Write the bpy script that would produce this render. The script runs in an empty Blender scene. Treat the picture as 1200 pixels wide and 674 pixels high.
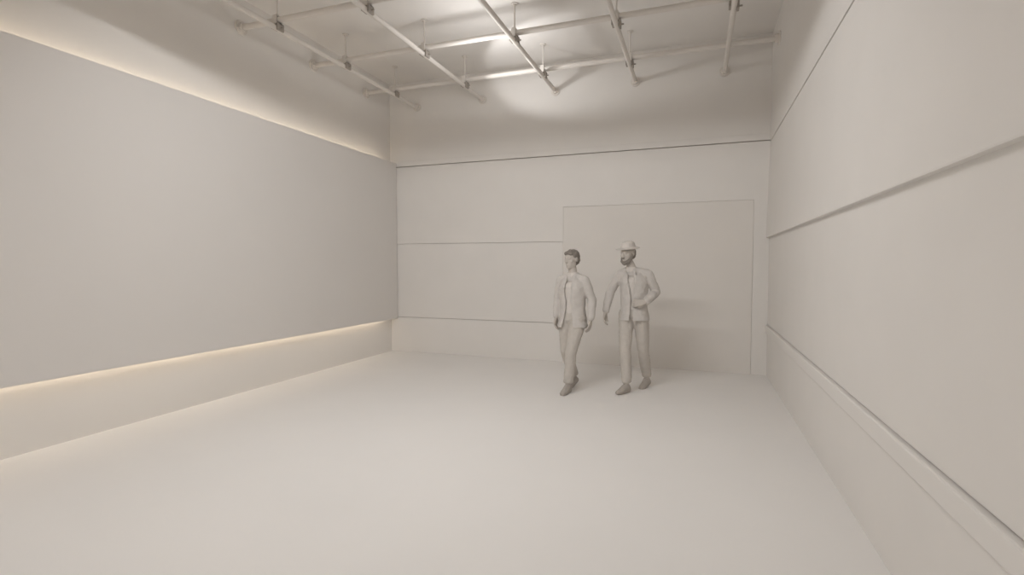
import bpy, bmesh, math, random
from mathutils import Vector, Matrix, Euler
random.seed(4)
S = bpy.context.scene
COL = S.collection
R = math.radians

# ------------------------------------------------------------------ materials
def mat(name, col, rough=0.85, noise=0.03, scale=6.0, bump=0.0, bscale=60.0, spec=0.3):
    m = bpy.data.materials.new(name); m.use_nodes = True
    nt = m.node_tree; N = nt.nodes; L = nt.links
    b = N['Principled BSDF']; b.inputs['Roughness'].default_value = rough
    b.inputs['Specular IOR Level'].default_value = spec
    tc = N.new('ShaderNodeTexCoord'); ns = N.new('ShaderNodeTexNoise')
    ns.inputs['Scale'].default_value = scale; ns.inputs['Detail'].default_value = 4
    L.new(tc.outputs['Object'], ns.inputs['Vector'])
    r = N.new('ShaderNodeValToRGB')
    r.color_ramp.elements[0].position = .3; r.color_ramp.elements[1].position = .7
    r.color_ramp.elements[0].color = tuple(c*(1-noise) for c in col)+(1,)
    r.color_ramp.elements[1].color = tuple(min(1, c*(1+noise)) for c in col)+(1,)
    L.new(ns.outputs['Fac'], r.inputs['Fac']); L.new(r.outputs['Color'], b.inputs['Base Color'])
    if bump:
        n2 = N.new('ShaderNodeTexNoise'); n2.inputs['Scale'].default_value = bscale
        bp = N.new('ShaderNodeBump'); bp.inputs['Strength'].default_value = bump; bp.inputs['Distance'].default_value = .01
        L.new(tc.outputs['Object'], n2.inputs['Vector']); L.new(n2.outputs['Fac'], bp.inputs['Height'])
        L.new(bp.outputs['Normal'], b.inputs['Normal'])
    return m

def emit(name, col, strength):
    m = bpy.data.materials.new(name); m.use_nodes = True
    nt = m.node_tree; nt.nodes.clear()
    e = nt.nodes.new('ShaderNodeEmission'); o = nt.nodes.new('ShaderNodeOutputMaterial')
    e.inputs['Color'].default_value = col+(1,); e.inputs['Strength'].default_value = strength
    nt.links.new(e.outputs[0], o.inputs[0])
    return m

M_WALL  = mat('wall_paint', (.735, .714, .688), .9, .012, 1.2, .04, 90)
M_FLOOR = mat('floor_paint', (.785, .770, .752), .62, .015, .8, .03, 40, .35)
M_CEIL  = mat('ceiling_paint', (.735, .714, .688), .92, .012, 1.5)
M_PANEL = mat('panel_finish', (.690, .668, .645), .8, .01, 1.0)
M_TRIM  = mat('trim_paint', (.735, .714, .688), .8, .012, 2.0)
M_DOOR  = mat('door_paint', (.715, .688, .655), .85, .012, 1.4)
M_PIPE  = mat('pipe_enamel', (.68, .645, .605), .5, .02, 5.0)
M_CLAMP = mat('clamp_metal', (.34, .31, .275), .55, .04, 17)
M_SKIN  = mat('pale_skin', (.50, .46, .42), .7, .02, 14)
M_COAT  = mat('pale_cloth', (.56, .53, .50), .9, .03, 18, .25, 240)
M_TROU  = mat('trouser_cloth', (.52, .485, .445), .92, .03, 18, .25, 240)
M_SHIRT = mat('shirt_cloth', (.60, .565, .53), .9, .02, 17)
M_HAIR  = mat('dark_hair', (.24, .215, .19), .8, .2, 60, .5, 200)
M_SHOE  = mat('shoe_leather', (.40, .365, .33), .6, .05, 17)
M_LINER = mat('shirt_inner', (.33, .30, .27), .9, .03, 17)
M_LED   = emit('warm_led', (1.0, .86, .68), 17)
M_BOX   = mat('light_hood_cloth', (.6, .57, .54), .9, .02, 10)  # cloth of the added, unseen light hood
M_DIFF  = mat('softbox_diffuser', (.85, .84, .82), .9, .01, 10)

# ------------------------------------------------------------------ helpers
def link(name, me, m=None, parent=None):
    o = bpy.data.objects.new(name, me); COL.objects.link(o)
    if m: me.materials.append(m)
    if parent: o.parent = parent
    return o
def build(name, bm, m, parent=None, smooth=False, bevel=0):
    me = bpy.data.meshes.new(name); bmesh.ops.recalc_face_normals(bm, faces=bm.faces)
    bm.to_mesh(me); bm.free()
    if smooth:
        for p in me.polygons: p.use_smooth = True
    o = link(name, me, m, parent)
    if bevel:
        b = o.modifiers.new('bevel', 'BEVEL'); b.width = bevel; b.segments = 2; b.limit_method = 'ANGLE'
    return o
def box(bm, x0, x1, y0, y1, z0, z1):
    r = bmesh.ops.create_cube(bm, size=1)
    for v in r['verts']:
        v.co = Vector(((x0+x1)/2+v.co.x*(x1-x0), (y0+y1)/2+v.co.y*(y1-y0), (z0+z1)/2+v.co.z*(z1-z0)))
def cyl(bm, a, b, r, seg=20, r2=None):
    a, b = Vector(a), Vector(b); d = b-a
    rr = bmesh.ops.create_cone(bm, cap_ends=True, segments=seg, radius1=r, radius2=r if r2 is None else r2, depth=d.length)
    q = Vector((0, 0, 1)).rotation_difference(d.normalized()).to_matrix().to_4x4()
    bmesh.ops.transform(bm, matrix=Matrix.Translation((a+b)/2) @ q, verts=rr['verts'])
def struct(name, bm, m, **k):
    o = build(name, bm, m, **k); o['kind'] = 'structure'; return o
def tag(o, label, cat, group=None):
    o['label'] = label; o['category'] = cat
    if group: o['group'] = group
def empty(name, loc, rz=0):
    o = bpy.data.objects.new(name, None); COL.objects.link(o); o.location = loc; o.rotation_euler.z = rz
    o.empty_display_size = .2; return o

# ------------------------------------------------------------------ room
XL, XR, YB, YF, H = -5.247, .953, 8.065, -4.13, 4.797
T = .2; G = .045
bm = bmesh.new(); box(bm, XL-T, XR+T, YF-T, YB+T, -.2, 0); struct('floor', bm, M_FLOOR)
bm = bmesh.new(); box(bm, XL-T, XR+T, YF-T, YB+T, H, H+.2); struct('ceiling', bm, M_CEIL)
bm = bmesh.new(); box(bm, XL-T, XL, YF-T, YB+T, 0, H); struct('wall_left', bm, M_WALL)
bm = bmesh.new(); box(bm, XR+G, XR+T, YF-T, YB+T, 0, H); struct('wall_right', bm, M_WALL)
bm = bmesh.new(); box(bm, XL, XR+G, YB+G, YB+T, 0, H); struct('wall_back', bm, M_WALL)
bm = bmesh.new(); box(bm, XL, XR+G, YF-T, YF, 0, H); struct('wall_front', bm, M_WALL)

# wall cladding: sheets with open joints in front of the wall, plus rails
def sheet(n, x0, x1, y0, y1, z0, z1, m=M_TRIM, bev=.003):
    bm = bmesh.new(); box(bm, x0, x1, y0, y1, z0, z1); struct('trim_%d' % n, bm, m, bevel=bev)
XW, YW = XR+G, YB+G
sheet(1, XR, XW, YF, YW, 0, .598)
sheet(2, XR-.030, XW, YF, YB, .612, .722, bev=.010)
sheet(3, XR, XW, YF, YW, .732, 1.962, bev=0)
bm = bmesh.new()                                         # sheet lapping over the one below, thicker at its lower edge
pr = [(XW, 1.962), (XR-.038, 1.962), (XR-.040, 1.970), (XR-.012, 3.300), (XW, 3.300)]
for y in (YF, YB):
    [bm.verts.new((x, y, z)) for x, z in pr]
vs = list(bm.verts); n = len(pr)
bm.faces.new(vs[:n]); bm.faces.new(vs[n:][::-1])
for i in range(n): bm.faces.new((vs[i], vs[(i+1) % n], vs[n+(i+1) % n], vs[n+i]))
struct('trim_4', bm, M_TRIM)
sheet(5, XR-.012, XW, YF, YW, 3.320, H)
DX0, DX1, DZ = -2.03, .745, 2.50
sheet(6, XL, DX0-.003, YB, YW, 0, .628)
sheet(7, XL, DX0-.003, YB, YW, .634, 1.946)
sheet(8, XL, XR, YB, YW, DZ+.003, 3.317, bev=0)
sheet(9, XL, DX0-.003, YB, YW, 1.951, DZ+.003, bev=0)
sheet(10, DX1+.003, XR, YB, YW, 0, DZ+.003, bev=0)
sheet(11, XL, XR-.012, YB-.010, YW, 3.330, 3.420)
sheet(12, XL, XR-.012, YB, YW, 3.420, H, bev=0)
# wide flush slab door in the right part of the back wall
bm = bmesh.new(); box(bm, DX0, DX1, YB-.002, YW, 0.0, DZ)
struct('door_1', bm, M_DOOR, bevel=.002)

# ------------------------------------------------------------------ big back-lit panel on the left wall
PX = XL+.14
pan = empty('backlit_wall_panel', (PX, 2.3, .603))
tag(pan, 'huge flat grey panel floating off the left wall, warm light glowing above and below it', 'wall panel')
PY0, PY1, PZ0, PZ1 = -3.4, YB-.014, .603, 3.389
def rel(o, p):
    o.parent = p; o.matrix_parent_inverse = Matrix.Translation(-Vector(p.location)) if p.rotation_euler.z == 0 else p.matrix_world.inverted()
    return o
bm = bmesh.new(); box(bm, PX-.04, PX, PY0, PY1, PZ0, PZ1); rel(build('face_sheet', bm, M_PANEL, bevel=.004), pan)
bm = bmesh.new()
box(bm, XL, PX-.04, PY0+.3, PY1-.02, PZ1-.32, PZ1-.26); box(bm, XL, PX-.04, PY0+.3, PY1-.02, PZ0+.26, PZ0+.32)
box(bm, XL, PX-.04, PY0+.3, PY1-.02, 1.95, 2.01)
rel(build('mounting_batten', bm, M_TRIM), pan)
def led(z0, z1, s):
    bm = bmesh.new(); box(bm, PX-.047, PX-.041, PY0+.1, PY1-.30, z0, z1)
    o = rel(build('light_strip', bm, M_LED), pan); o['label'] = s
led(PZ1-.165, PZ1-.135, 'warm glowing light strip'); led(PZ0+.135, PZ0+.165, 'warm glowing light strip')

# ------------------------------------------------------------------ lighting grid of pipes under the ceiling
ZY, ZX, PR, PRX = 4.345, 4.44, .030, .034
PXS = [-4.68, -3.43, -2.17, -.92, .33]
PYS = [4.86, 6.11, 7.36]
names_y = ['nearest the left wall, close beside it', 'second from the left wall', 'in the middle of the five',
           'fourth from the left wall', 'nearest the right wall']
for x, nm in zip(PXS, names_y):
    t = empty('ceiling_pipe', (x, YB, ZY)); tag(t, 'white round ceiling pipe running to the back wall, ' + nm, 'pipe', 'pipes running to the back wall')
    bm = bmesh.new(); cyl(bm, (0, -.004, 0), (0, YF-YB+.01, 0), PR); build('tube', bm, M_PIPE, t, smooth=False)
    bm = bmesh.new(); cyl(bm, (0, -.002, 0), (0, -.018, 0), .072, 28); cyl(bm, (0, -.018, 0), (0, -.07, 0), .045, 28)
    build('wall_flange', bm, M_PIPE, t)
names_x = ['third from the back wall, only its left end showing', 'second from the back wall', 'closest to the back wall and brightly lit']
for y, nm in zip(PYS, names_x):
    t = empty('cross_pipe', (XL, y, ZX)); tag(t, 'white cross pipe under the ceiling, ' + nm, 'pipe', 'cross pipes of the ceiling grid')
    bm = bmesh.new(); cyl(bm, (.004, 0, 0), (XR-XL-.016, 0, 0), PRX); build('tube', bm, M_PIPE, t)
    for s, xx in ((1, .002), (-1, XR-XL-.014)):
        bm = bmesh.new(); cyl(bm, (xx, 0, 0), (xx+s*.016, 0, 0), .085, 28); cyl(bm, (xx+s*.016, 0, 0), (xx+s*.06, 0, 0), .052, 28)
        build('wall_flange', bm, M_PIPE, t)
def hanger(x, y, lab):
    t = empty('hanger_rod', (x, y, H)); tag(t, lab, 'hanger rod', 'threaded rods hanging the pipe grid')
    bm = bmesh.new(); cyl(bm, (0, 0, 0), (0, 0, -(H-ZX-.04)), .010, 12); build('rod', bm, M_PIPE, t)
    bm = bmesh.new(); cyl(bm, (0, 0, -.001), (0, 0, -.012), .045, 24); cyl(bm, (0, 0, -.012), (0, 0, -.03), .02, 12); build('ceiling_plate', bm, M_PIPE, t)
    # clamp: saddle over the cross pipe and jaws gripping the long pipe below
    bm = bmesh.new(); zc = ZX-H
    box(bm, -.028, .028, -.045, .045, zc+.0345, zc+.050)
    box(bm, -.028, .028, -.048, -.036, zc-.055, zc+.046); box(bm, -.028, .028, .036, .048, zc-.055, zc+.046)
    cyl(bm, (0, 0, zc+.046), (0, 0, zc+.075), .018, 6)
    build('clamp', bm, M_PIPE, t, bevel=.003)
    bm = bmesh.new(); zz = ZY-H
    box(bm, .028, .052, -.05, .05, zz-.035, zz+.05); box(bm, -.052, -.028, -.05, .05, zz-.01, zz+.05); box(bm, -.052, .052, -.03, .03, zz+.035, zz+.05)
    cyl(bm, (.052, 0, zz+.0), (.085, 0, zz+.0), .010, 8)
    o = build('jaw', bm, M_CLAMP, t, bevel=.003); o['label'] = 'dark clamp jaw'
xn = ['first long pipe from left', 'second long pipe from left', 'the middle long pipe', 'fourth long pipe from left', 'the rightmost long pipe']
yn = ['third cross pipe from back wall', 'second cross pipe from back wall', 'cross pipe closest to back wall']
for i, x in enumerate(PXS):
    for j, y in enumerate(PYS):
        if (i, j) in ((2, 0), (3, 0), (4, 0), (4, 2)): continue
        hanger(x, y, 'thin hanger rod where %s crosses %s' % (xn[i], yn[j]))

# unseen hood added above the view, its lip shading the upper back wall
SX0, SX1, SY0, SY1, SZ = -4.15, .0, 2.15, 3.05, 3.87
sb = empty('added_light_hood', (-2.1, 2.6, SZ)); tag(sb, 'long white hood added out of view to block lamp light, under the ceiling pipes', 'light hood')
bm = bmesh.new()
box(bm, SX0, SX1, SY0, SY1, SZ+.15, SZ+.165)
box(bm, SX0, SX1, SY1-.015, SY1, SZ, SZ+.24); box(bm, SX0, SX1, SY0, SY0+.015, SZ, SZ+.15)
for x in (SX0, SX1-.015): box(bm, x, x+.015, SY0, SY1, SZ, SZ+.165)
rel(build('housing', bm, M_BOX), sb)
for x in (PXS[1], PXS[3]):
    bm = bmesh.new(); cyl(bm, (x+.07, 2.6, SZ+.16), (x+.07, 2.6, H-.004), .008, 10); rel(build('suspension_wire', bm, M_PIPE), sb)

# ------------------------------------------------------------------ lamps
def area(name, loc, rot, sx, sy, power, col, spread=180):
    l = bpy.data.lights.new(name, 'AREA'); l.shape = 'RECTANGLE'; l.size = sx; l.size_y = sy
    l.energy = power; l.color = col; l.spread = R(spread)
    o = bpy.data.objects.new(name, l); COL.objects.link(o); o.location = loc; o.rotation_euler = rot; return o
WHITE = (1.0, .99, .985)
area('rear_fill', (-2.1, -2.2, 4.0), (0, 0, 0), 4, 2.6, 96, WHITE)  # fill light added behind the camera, no fixture there
area('forward_fill', (-2.2, 2.70, 3.90), (R(55), 0, 0), 2.4, .05, 75, WHITE)  # added fill aimed at the back wall, shaded by the hood lip
def spot(name, loc, to, size, blend, power, rad=.015):
    l = bpy.data.lights.new(name, 'SPOT'); l.energy = power; l.spot_size = R(size); l.spot_blend = blend; l.shadow_soft_size = rad; l.color = WHITE
    o = bpy.data.objects.new(name, l); COL.objects.link(o); o.location = loc
    o.rotation_euler = Vector(to).to_track_quat('-Z', 'Y').to_euler(); return o
ww = spot('wall_wash_lamp', (-2.74, 6.60, 4.045), (.55, math.cos(R(38)), math.sin(R(38))), 84, .42, 28, .05); ww.scale = (1.6, 1, 1)
spot('uplight_lamp', (-2.60, 6.0, 4.015), (0, .02, 1), 178, .05, 20, .15)

# ------------------------------------------------------------------ people
def sph(bm, c, r, seg=20):
    """ellipsoid; r is a number or (rx, ry, rz)"""
    if isinstance(r, (int, float)): r = (r, r, r)
    g = bmesh.ops.create_uvsphere(bm, u_segments=seg, v_segments=seg//2+2, radius=1)
    for v in g['verts']: v.co = Vector(c)+Vector((v.co.x*r[0], v.co.y*r[1], v.co.z*r[2]))
    return g['verts']
def hull(bm, *balls):
    """convex hull round two or more balls: a tapering limb or trunk section"""
    t = bmesh.new()
    for c, r in balls: sph(t, c, r, 14)
    h = bmesh.ops.convex_hull(t, input=list(t.verts))
    bmesh.ops.delete(t, geom=list({e for e in h['geom_interior'] if isinstance(e, bmesh.types.BMVert)}), context='VERTS')
    m = bpy.data.meshes.new('tmp'); t.to_mesh(m); t.free(); bm.from_mesh(m); bpy.data.meshes.remove(m)
def chain(bm, pts):
    for a, b in zip(pts[:-1], pts[1:]): hull(bm, a, b)
def melt(o, voxel, it=4, fac=.5, wrinkle=0, wscale=.08):
    r = o.modifiers.new('remesh', 'REMESH'); r.mode = 'VOXEL'; r.voxel_size = voxel; r.use_smooth_shade = True
    s = o.modifiers.new('smooth', 'SMOOTH'); s.factor = fac; s.iterations = it
    if wrinkle:
        tx = bpy.data.textures.new('fold', 'CLOUDS'); tx.noise_scale = wscale
        d = o.modifiers.new('folds', 'DISPLACE'); d.texture = tx; d.strength = wrinkle; d.mid_level = .5; d.texture_coords = 'LOCAL'
    return o
V = Vector
def lerp(a, b, t): return V(a)*(1-t)+V(b)*t

def hand(bm, wrist, d, palm_n, thumb_s, k=1.0):
    """wrist point, direction to the fingertips, palm normal, thumb side"""
    d = V(d).normalized(); n = V(palm_n); n = (n-d*n.dot(d)).normalized(); s = d.cross(n)*thumb_s
    w = V(wrist)
    P = lambda a, b, c: w+d*a*k+s*b*k+n*c*k
    hull(bm, (P(0, 0, 0), .023*k), (P(.04, .022, 0), .017*k), (P(.085, .030, 0), .012*k), (P(.08, -.030, 0), .012*k), (P(.04, -.022, 0), .016*k))
    for off, ln in ((.031, .072), (.011, .082), (-.010, .076), (-.030, .060)):
        a = P(.085, off, 0); b = P(.085+ln*.42, off*1.15, .008); c = P(.085+ln*.74, off*1.2, .025); e = P(.085+ln*.9, off*1.2, .045)
        chain(bm, [(a, .0105*k), (b, .0095*k), (c, .0088*k), (e, .0078*k)])
    chain(bm, [(P(.022, .018, .004), .015*k), (P(.055, .046, .012), .012*k), (P(.088, .054, .022), .010*k), (P(.108, .052, .032), .009*k)])

def head(bm, c, yaw, pitch=0, k=1.0):
    """c = centre of the head, face along local -Y"""
    m = Matrix.Translation(c) @ Euler((pitch, 0, yaw)).to_matrix().to_4x4()
    t = bmesh.new()
    sph(t, (0, .018, .030), (.076, .094, .088), 28)
    hull(t, ((0, -.012, -.02), (.064, .070, .07)), ((0, -.048, -.088), (.030, .028, .022)), ((.04, .0, -.06), .025), ((-.04, .0, -.06), .025))
    hull(t, ((0, -.082, .028), .009), ((0, -.106, -.018), .011), ((.010, -.090, -.022), .010), ((-.010, -.090, -.022), .010))
    for s in (-1, 1):
        hull(t, ((s*.018, -.074, .038), .008), ((s*.046, -.062, .038), .007))
        sph(t, (s*.030, -.070, .016), (.015, .012, .010), 12)
        sph(t, (s*.078, .012, .006), (.009, .020, .032), 12)
        sph(t, (s*.044, -.044, -.012), (.022, .024, .018), 12)
    hull(t, ((.018, -.078, -.048), .006), ((-.018, -.078, -.048), .006), ((0, -.086, -.045), .006))
    hull(t, ((.014, -.076, -.060), .007), ((-.014, -.076, -.060), .007), ((0, -.083, -.061), .007))
    bmesh.ops.scale(t, vec=(k, k, k), verts=t.verts); bmesh.ops.transform(t, matrix=m, verts=t.verts)
    me = bpy.data.meshes.new('tmp'); t.to_mesh(me); t.free(); bm.from_mesh(me); bpy.data.meshes.remove(me)
    return m

def ring_shell(rings, gap, thick, seg=44):
    """open-fronted garment shell: rings of (centre, rx, ry), front opening half-angle per ring (radians, round -Y)"""
    bm = bmesh.new(); rows = []
    for (c, rx, ry), g in zip(rings, gap):
        row = []
        for i in range(seg+1):
            a = -math.pi/2+g+(2*math.pi-2*g)*i/seg
            row.append(bm.verts.new((c[0]+rx*math.cos(a), c[1]+ry*math.sin(a), c[2])))
        rows.append(row)
    for r0, r1 in zip(rows[:-1], rows[1:]):
        for i in range(seg): bm.faces.new((r0[i], r0[i+1], r1[i+1], r1[i]))
    bmesh.ops.recalc_face_normals(bm, faces=bm.faces)
    bmesh.ops.solidify(bm, geom=list(bm.faces), thickness=thick)
    return bm

def join_into(bm, other):
    me = bpy.data.meshes.new('tmp'); other.to_mesh(me); other.free(); bm.from_mesh(me); bpy.data.meshes.remove(me)

def foot(bm, ankle, yaw, pitch=0, shoe=False, k=1.0):
    """foot pointing along local -Y from the ankle, sole at z = 0 when pitch = 0"""
    m = Matrix.Translation(ankle) @ Euler((pitch, 0, yaw)).to_matrix().to_4x4()
    z0 = -.085
    f = .006 if shoe else 0
    q = lambda x, y, z: m @ V((x, y, z+z0))
    hull(bm, (q(0, .035, .034+f), .030+f), (q(0, 0, .075), .040+f), (q(0, -.07, .045), .036+f))
    hull(bm, (q(0, .035, .032), .029+f), (q(.012, -.115, .026), .026+f), (q(-.018, -.11, .024), .024+f), (q(0, -.06, .05), .034+f))
    hull(bm, (q(.012, -.115, .026), .026+f), (q(-.020, -.11, .024), .023+f), (q(.010, -.165, .020), .018+f), (q(-.014, -.158, .018), .016+f))

def person(loc, yaw, J, label, spec):
    root = empty('person', loc, yaw); tag(root, label, 'person', None)
    k = J['k']
    P = {n: V(v)*1.0 for n, v in J.items() if isinstance(v, tuple)}
    # ---------------- body, one continuous surface
    bm = bmesh.new()
    hip = P['hip']; ch = P['chest']; nk = P['neck']
    hull(bm, (hip+V((-.075, 0, -.02)), (.085, .095, .085)), (hip+V((.075, 0, -.02)), (.085, .095, .085)), (hip+V((0, 0, .08)), (.125, .09, .05)))
    hull(bm, (hip+V((0, 0, .08)), (.125, .09, .05)), (lerp(hip, ch, .5), (.128, .088, .06)))
    hull(bm, (lerp(hip, ch, .5), (.128, .088, .06)), (ch, (.158, .108, .09)))
    hull(bm, (ch, (.158, .108, .09)), (ch+V((0, .01, .07)), (.12, .07, .04)), (P['shL']+V((.012, 0, -.014)), .038), (P['shR']+V((-.012, 0, -.014)), .038))
    hull(bm, (nk+V((0, .01, -.09)), (.066, .050, .03)), (nk, (.054, .056, .03)))
    hull(bm, (nk, (.054, .056, .03)), (P['head']+V((0, .01, -.06)), (.052, .056, .03)))
    for s in 'LR':
        sh, el, wr = P['sh'+s], P['el'+s], P['wr'+s]
        chain(bm, [(sh+V((0, 0, -.01)), .042), (lerp(sh, el, .45), .048), (el, .038), (lerp(el, wr, .3), .040), (wr, .025)])
        hand(bm, wr, P['hd'+s], P['pn'+s], J['th'+s], k)
        h, kn, an = P['hp'+s], P['kn'+s], P['an'+s]
        chain(bm, [(h, (.085, .09, .09)), (lerp(h, kn, .5), .073), (kn, .053), (lerp(kn, an, .3)+V((0, .015, 0)), .056), (an+V((0, 0, .03)), .036)])
        foot(bm, an, J['fy'+s], J['fp'+s])
    hm = head(bm, P['head'], J['hyaw'], J['hpitch'], k*1.02)
    o = build('body', bm, M_SKIN, root, smooth=True); melt(o, .0065, 3)
    # ---------------- trousers
    bm = bmesh.new(); e = .018
    hull(bm, (hip+V((-.075, 0, -.03)), (.10, .11, .09)), (hip+V((.075, 0, -.03)), (.10, .11, .09)), (hip+V((0, 0, .07)), (.142, .106, .05)))
    for s in 'LR':
        h, kn, an = P['hp'+s], P['kn'+s], P['an'+s]
        chain(bm, [(h, (.10, .108, .10)), (lerp(h, kn, .5), .088), (kn, .071), (lerp(kn, an, .45)+V((0, .012, 0)), .070), (an+V((0, .004, .055)), (.060, .064, .035))])
    o = build('trousers', bm, M_TROU, root, smooth=True); melt(o, .009, 3, .5, .016, .07)
    # ---------------- shoes
    for s in 'LR':
        bm = bmesh.new(); foot(bm, P['an'+s], J['fy'+s], J['fp'+s], True)
        o = build('shoe', bm, M_SHOE, root, smooth=True); melt(o, .006, 2)
    # ---------------- shirt
    bm = bmesh.new()
    hull(bm, (hip+V((0, 0, .04)), (.140, .108, .04)), (lerp(hip, ch, .5), (.142, .102, .06)))
    hull(bm, (lerp(hip, ch, .5), (.142, .102, .06)), (ch, (.168, .118, .09)))
    hull(bm, (ch, (.166, .116, .09)), (P['shL']+V((.040, 0, -.035)), .036), (P['shR']+V((-.040, 0, -.035)), .036))
    hull(bm, (nk+V((0, .01, -.075)), (.085, .065, .02)), (nk+V((0, .01, -.02)), (.063, .065, .015)))
    o = build('shirt', bm, M_SHIRT, root, smooth=True); melt(o, .009, 3, .5, .008, .08)
    # ---------------- jacket
    hz = spec['hem']; zc = ch.z; cx = lambda z: lerp(hip, ch, max(0, min(1, (z-hip.z)/(ch.z-hip.z))))
    zs = [hz, hip.z-.02, hip.z+.10, lerp(hip, ch, .55).z, zc, zc+.07, zc+.125]
    rx = [spec['flare'], .178, .165, .168, .180, .165, .115]; ry = [spec['flare']*.82, .140, .128, .128, .142, .118, .085]
    rings = [((cx(z).x, cx(z).y, z), a, b) for z, a, b in zip(zs, rx, ry)]
    bm = ring_shell(rings, spec['gap'], .016)
    for s in 'LR':
        sh, el, wr = P['sh'+s], P['el'+s], P['wr'+s]
        chain(bm, [(sh, .055), (lerp(sh, el, .18), .060), (lerp(sh, el, .5), .058), (el, .056), (lerp(el, wr, .5), .052), (lerp(el, wr, .92), .044)])
        hull(bm, (sh+V((0, 0, .004)), .054), (nk+V((0, .015, -.035)), (.070, .058, .022)), (ch+V((0, .03, .09)), (.12, .08, .03)))
    # collar and lapels
    for s in (-1, 1):
        chain(bm, [(nk+V((s*.035, .055, -.03)), .016), (nk+V((s*.068, .01, -.035)), .016), (nk+V((s*.060, -.065, -.085)), .018), (ch+V((s*.050, -.128, .01)), .016)])
    o = build('jacket', bm, spec['cloth'], root, smooth=True); melt(o, .0085, 3, .5, .020, .09)
    return root, hm, P

def on_head(hm, bm): bmesh.ops.transform(bm, matrix=hm, verts=bm.verts)

# left figure: striding toward the camera, open coat, arms at the sides
JA = dict(k=1.0, hip=(0, 0, .93), chest=(0, -.01, 1.285), neck=(0, .0, 1.50), head=(-.01, -.025, 1.635),
          shL=(-.168, 0, 1.382), elL=(-.225, .03, 1.14), wrL=(-.205, -.06, .915), hdL=(.05, -.25, -1), pnL=(1, 0, 0), thL=-1,
          shR=(.168, 0, 1.382), elR=(.245, .045, 1.14), wrR=(.255, -.02, .905), hdR=(-.03, -.2, -1), pnR=(-1, 0, 0), thR=1,
          hpL=(-.088, 0, .90), knL=(-.075, -.03, .49), anL=(-.060, .16, .115), fyL=-.15, fpL=.40,
          hpR=(.088, 0, .90), knR=(.055, -.15, .50), anR=(.030, -.17, .085), fyR=.05, fpR=0.0,
          hyaw=-.25, hpitch=.05)
a, hm, P = person((-1.46, 6.30, 0), R(-14), JA, 'dark-haired bareheaded person in an open pale jacket walking with arms down, left of the two',
                  dict(hem=.80, flare=.205, gap=[.42, .34, .22, .20, .30, .42, .6], cloth=M_COAT))
bm = bmesh.new()
hull(bm, ((0, .03, .055), (.084, .098, .078)), ((0, .06, .0), (.074, .07, .07)))
for s in (-1, 1): hull(bm, ((s*.055, .02, .05), (.030, .060, .045)), ((s*.066, .045, -.015), (.016, .030, .03)))
hull(bm, ((-.045, -.050, .082), .022), ((.045, -.050, .082), .022), ((0, -.01, .105), .030), ((0, -.066, .090), .018))
on_head(hm, bm); melt(build('hair', bm, M_HAIR, a, smooth=True), .007, 2, .5, .012, .02)

# right figure: hat, dark beard, jacket, mid-step toward the left
JB = dict(k=1.03, hip=(0, 0, .985), chest=(.0, -.01, 1.355), neck=(-.04, -.01, 1.570), head=(-.075, -.045, 1.708),
          shL=(-.178, 0, 1.458), elL=(-.300, -.02, 1.225), wrL=(-.325, -.13, .985), hdL=(-.1, -.35, -1), pnL=(1, 0, 0), thL=-1,
          shR=(.178, 0, 1.458), elR=(.262, .06, 1.235), wrR=(.175, -.14, 1.125), hdR=(-1, -.35, -.15), pnR=(0, 1, 0), thR=1,
          hpL=(-.090, 0, .95), knL=(-.070, -.15, .53), anL=(-.035, -.21, .088), fyL=-.45, fpL=0.0,
          hpR=(.090, 0, .95), knR=(.115, .03, .52), anR=(.130, .20, .10), fyR=-.30, fpR=.22,
          hyaw=-.45, hpitch=.12)
b, hm, P = person((-.74, 6.58, 0), R(-6), JB, 'bearded person in a pale hat and jacket, one arm bent, right of the two',
                  dict(hem=.885, flare=.200, gap=[.12, .10, .08, .10, .20, .32, .6], cloth=M_COAT))
bm = bmesh.new()
sph(bm, (0, .012, .070), (.150, .160, .012), 32)
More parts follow.
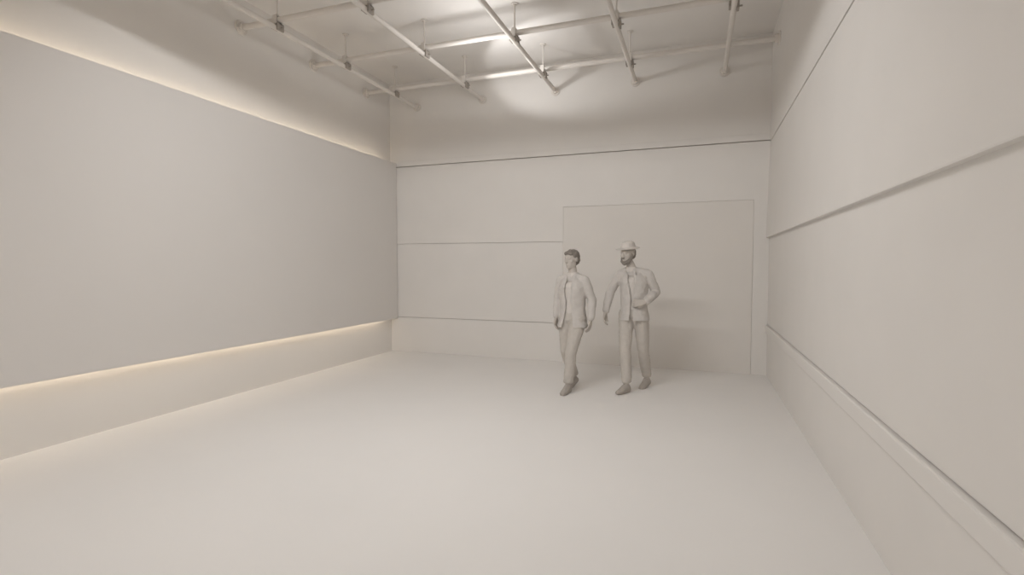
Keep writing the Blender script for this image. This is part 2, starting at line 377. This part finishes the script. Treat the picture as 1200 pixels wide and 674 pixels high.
hull(bm, ((0, .015, .075), (.092, .106, .02)), ((0, .015, .135), (.080, .092, .030)))
on_head(hm, bm); melt(build('hat', bm, M_SHIRT, b, smooth=True), .006, 3)
bm = bmesh.new()
hull(bm, ((0, .05, .02), (.078, .075, .055)), ((0, .065, -.04), (.060, .045, .03)))
on_head(hm, bm); melt(build('hair', bm, M_HAIR, b, smooth=True), .007, 2, .5, .012, .02)
bm = bmesh.new()
for s in (-1, 1): chain(bm, [((s*.074, -.004, .0), .014), ((s*.070, -.018, -.045), .020), ((s*.045, -.050, -.085), .026), ((0, -.070, -.105), .028)])
hull(bm, ((-.024, -.094, -.040), .008), ((.024, -.094, -.040), .008))
on_head(hm, bm); melt(build('beard', bm, M_HAIR, b, smooth=True), .006, 2, .5, .010, .02)

# ------------------------------------------------------------------ camera
cam = bpy.data.cameras.new('camera'); co = bpy.data.objects.new('camera', cam); COL.objects.link(co)
F, YAW, PIT, ROL, CH = 601.633, .345635, .0436277, .00083884, 1.571437
cam.sensor_fit = 'HORIZONTAL'; cam.sensor_width = 36; cam.lens = F/1200*36; cam.clip_start = .05; cam.clip_end = 60
cy, sy, cp, sp = math.cos(YAW), math.sin(YAW), math.cos(PIT), math.sin(PIT)
f = Vector((-sy*cp, cy*cp, -sp)); r = Vector((cy, sy, 0)); u = r.cross(f)
r2 = r*math.cos(ROL)+u*math.sin(ROL); u2 = -r*math.sin(ROL)+u*math.cos(ROL)
mw = Matrix((r2, u2, -f)).transposed().to_4x4(); mw.translation = (0, 0, CH)
co.matrix_world = mw
S.camera = co

# ------------------------------------------------------------------ world, colour management
w = bpy.data.worlds.new('world'); S.world = w; w.use_nodes = True
w.node_tree.nodes['Background'].inputs[0].default_value = (.5, .48, .45, 1)
w.node_tree.nodes['Background'].inputs[1].default_value = .2
S.view_settings.view_transform = 'Standard'; S.view_settings.look = 'None'
S.view_settings.gamma = 1; S.view_settings.use_curve_mapping = False
S.view_settings.exposure = 0.0
S.cycles.max_bounces = 12; S.cycles.diffuse_bounces = 10; S.cycles.sample_clamp_indirect = 10
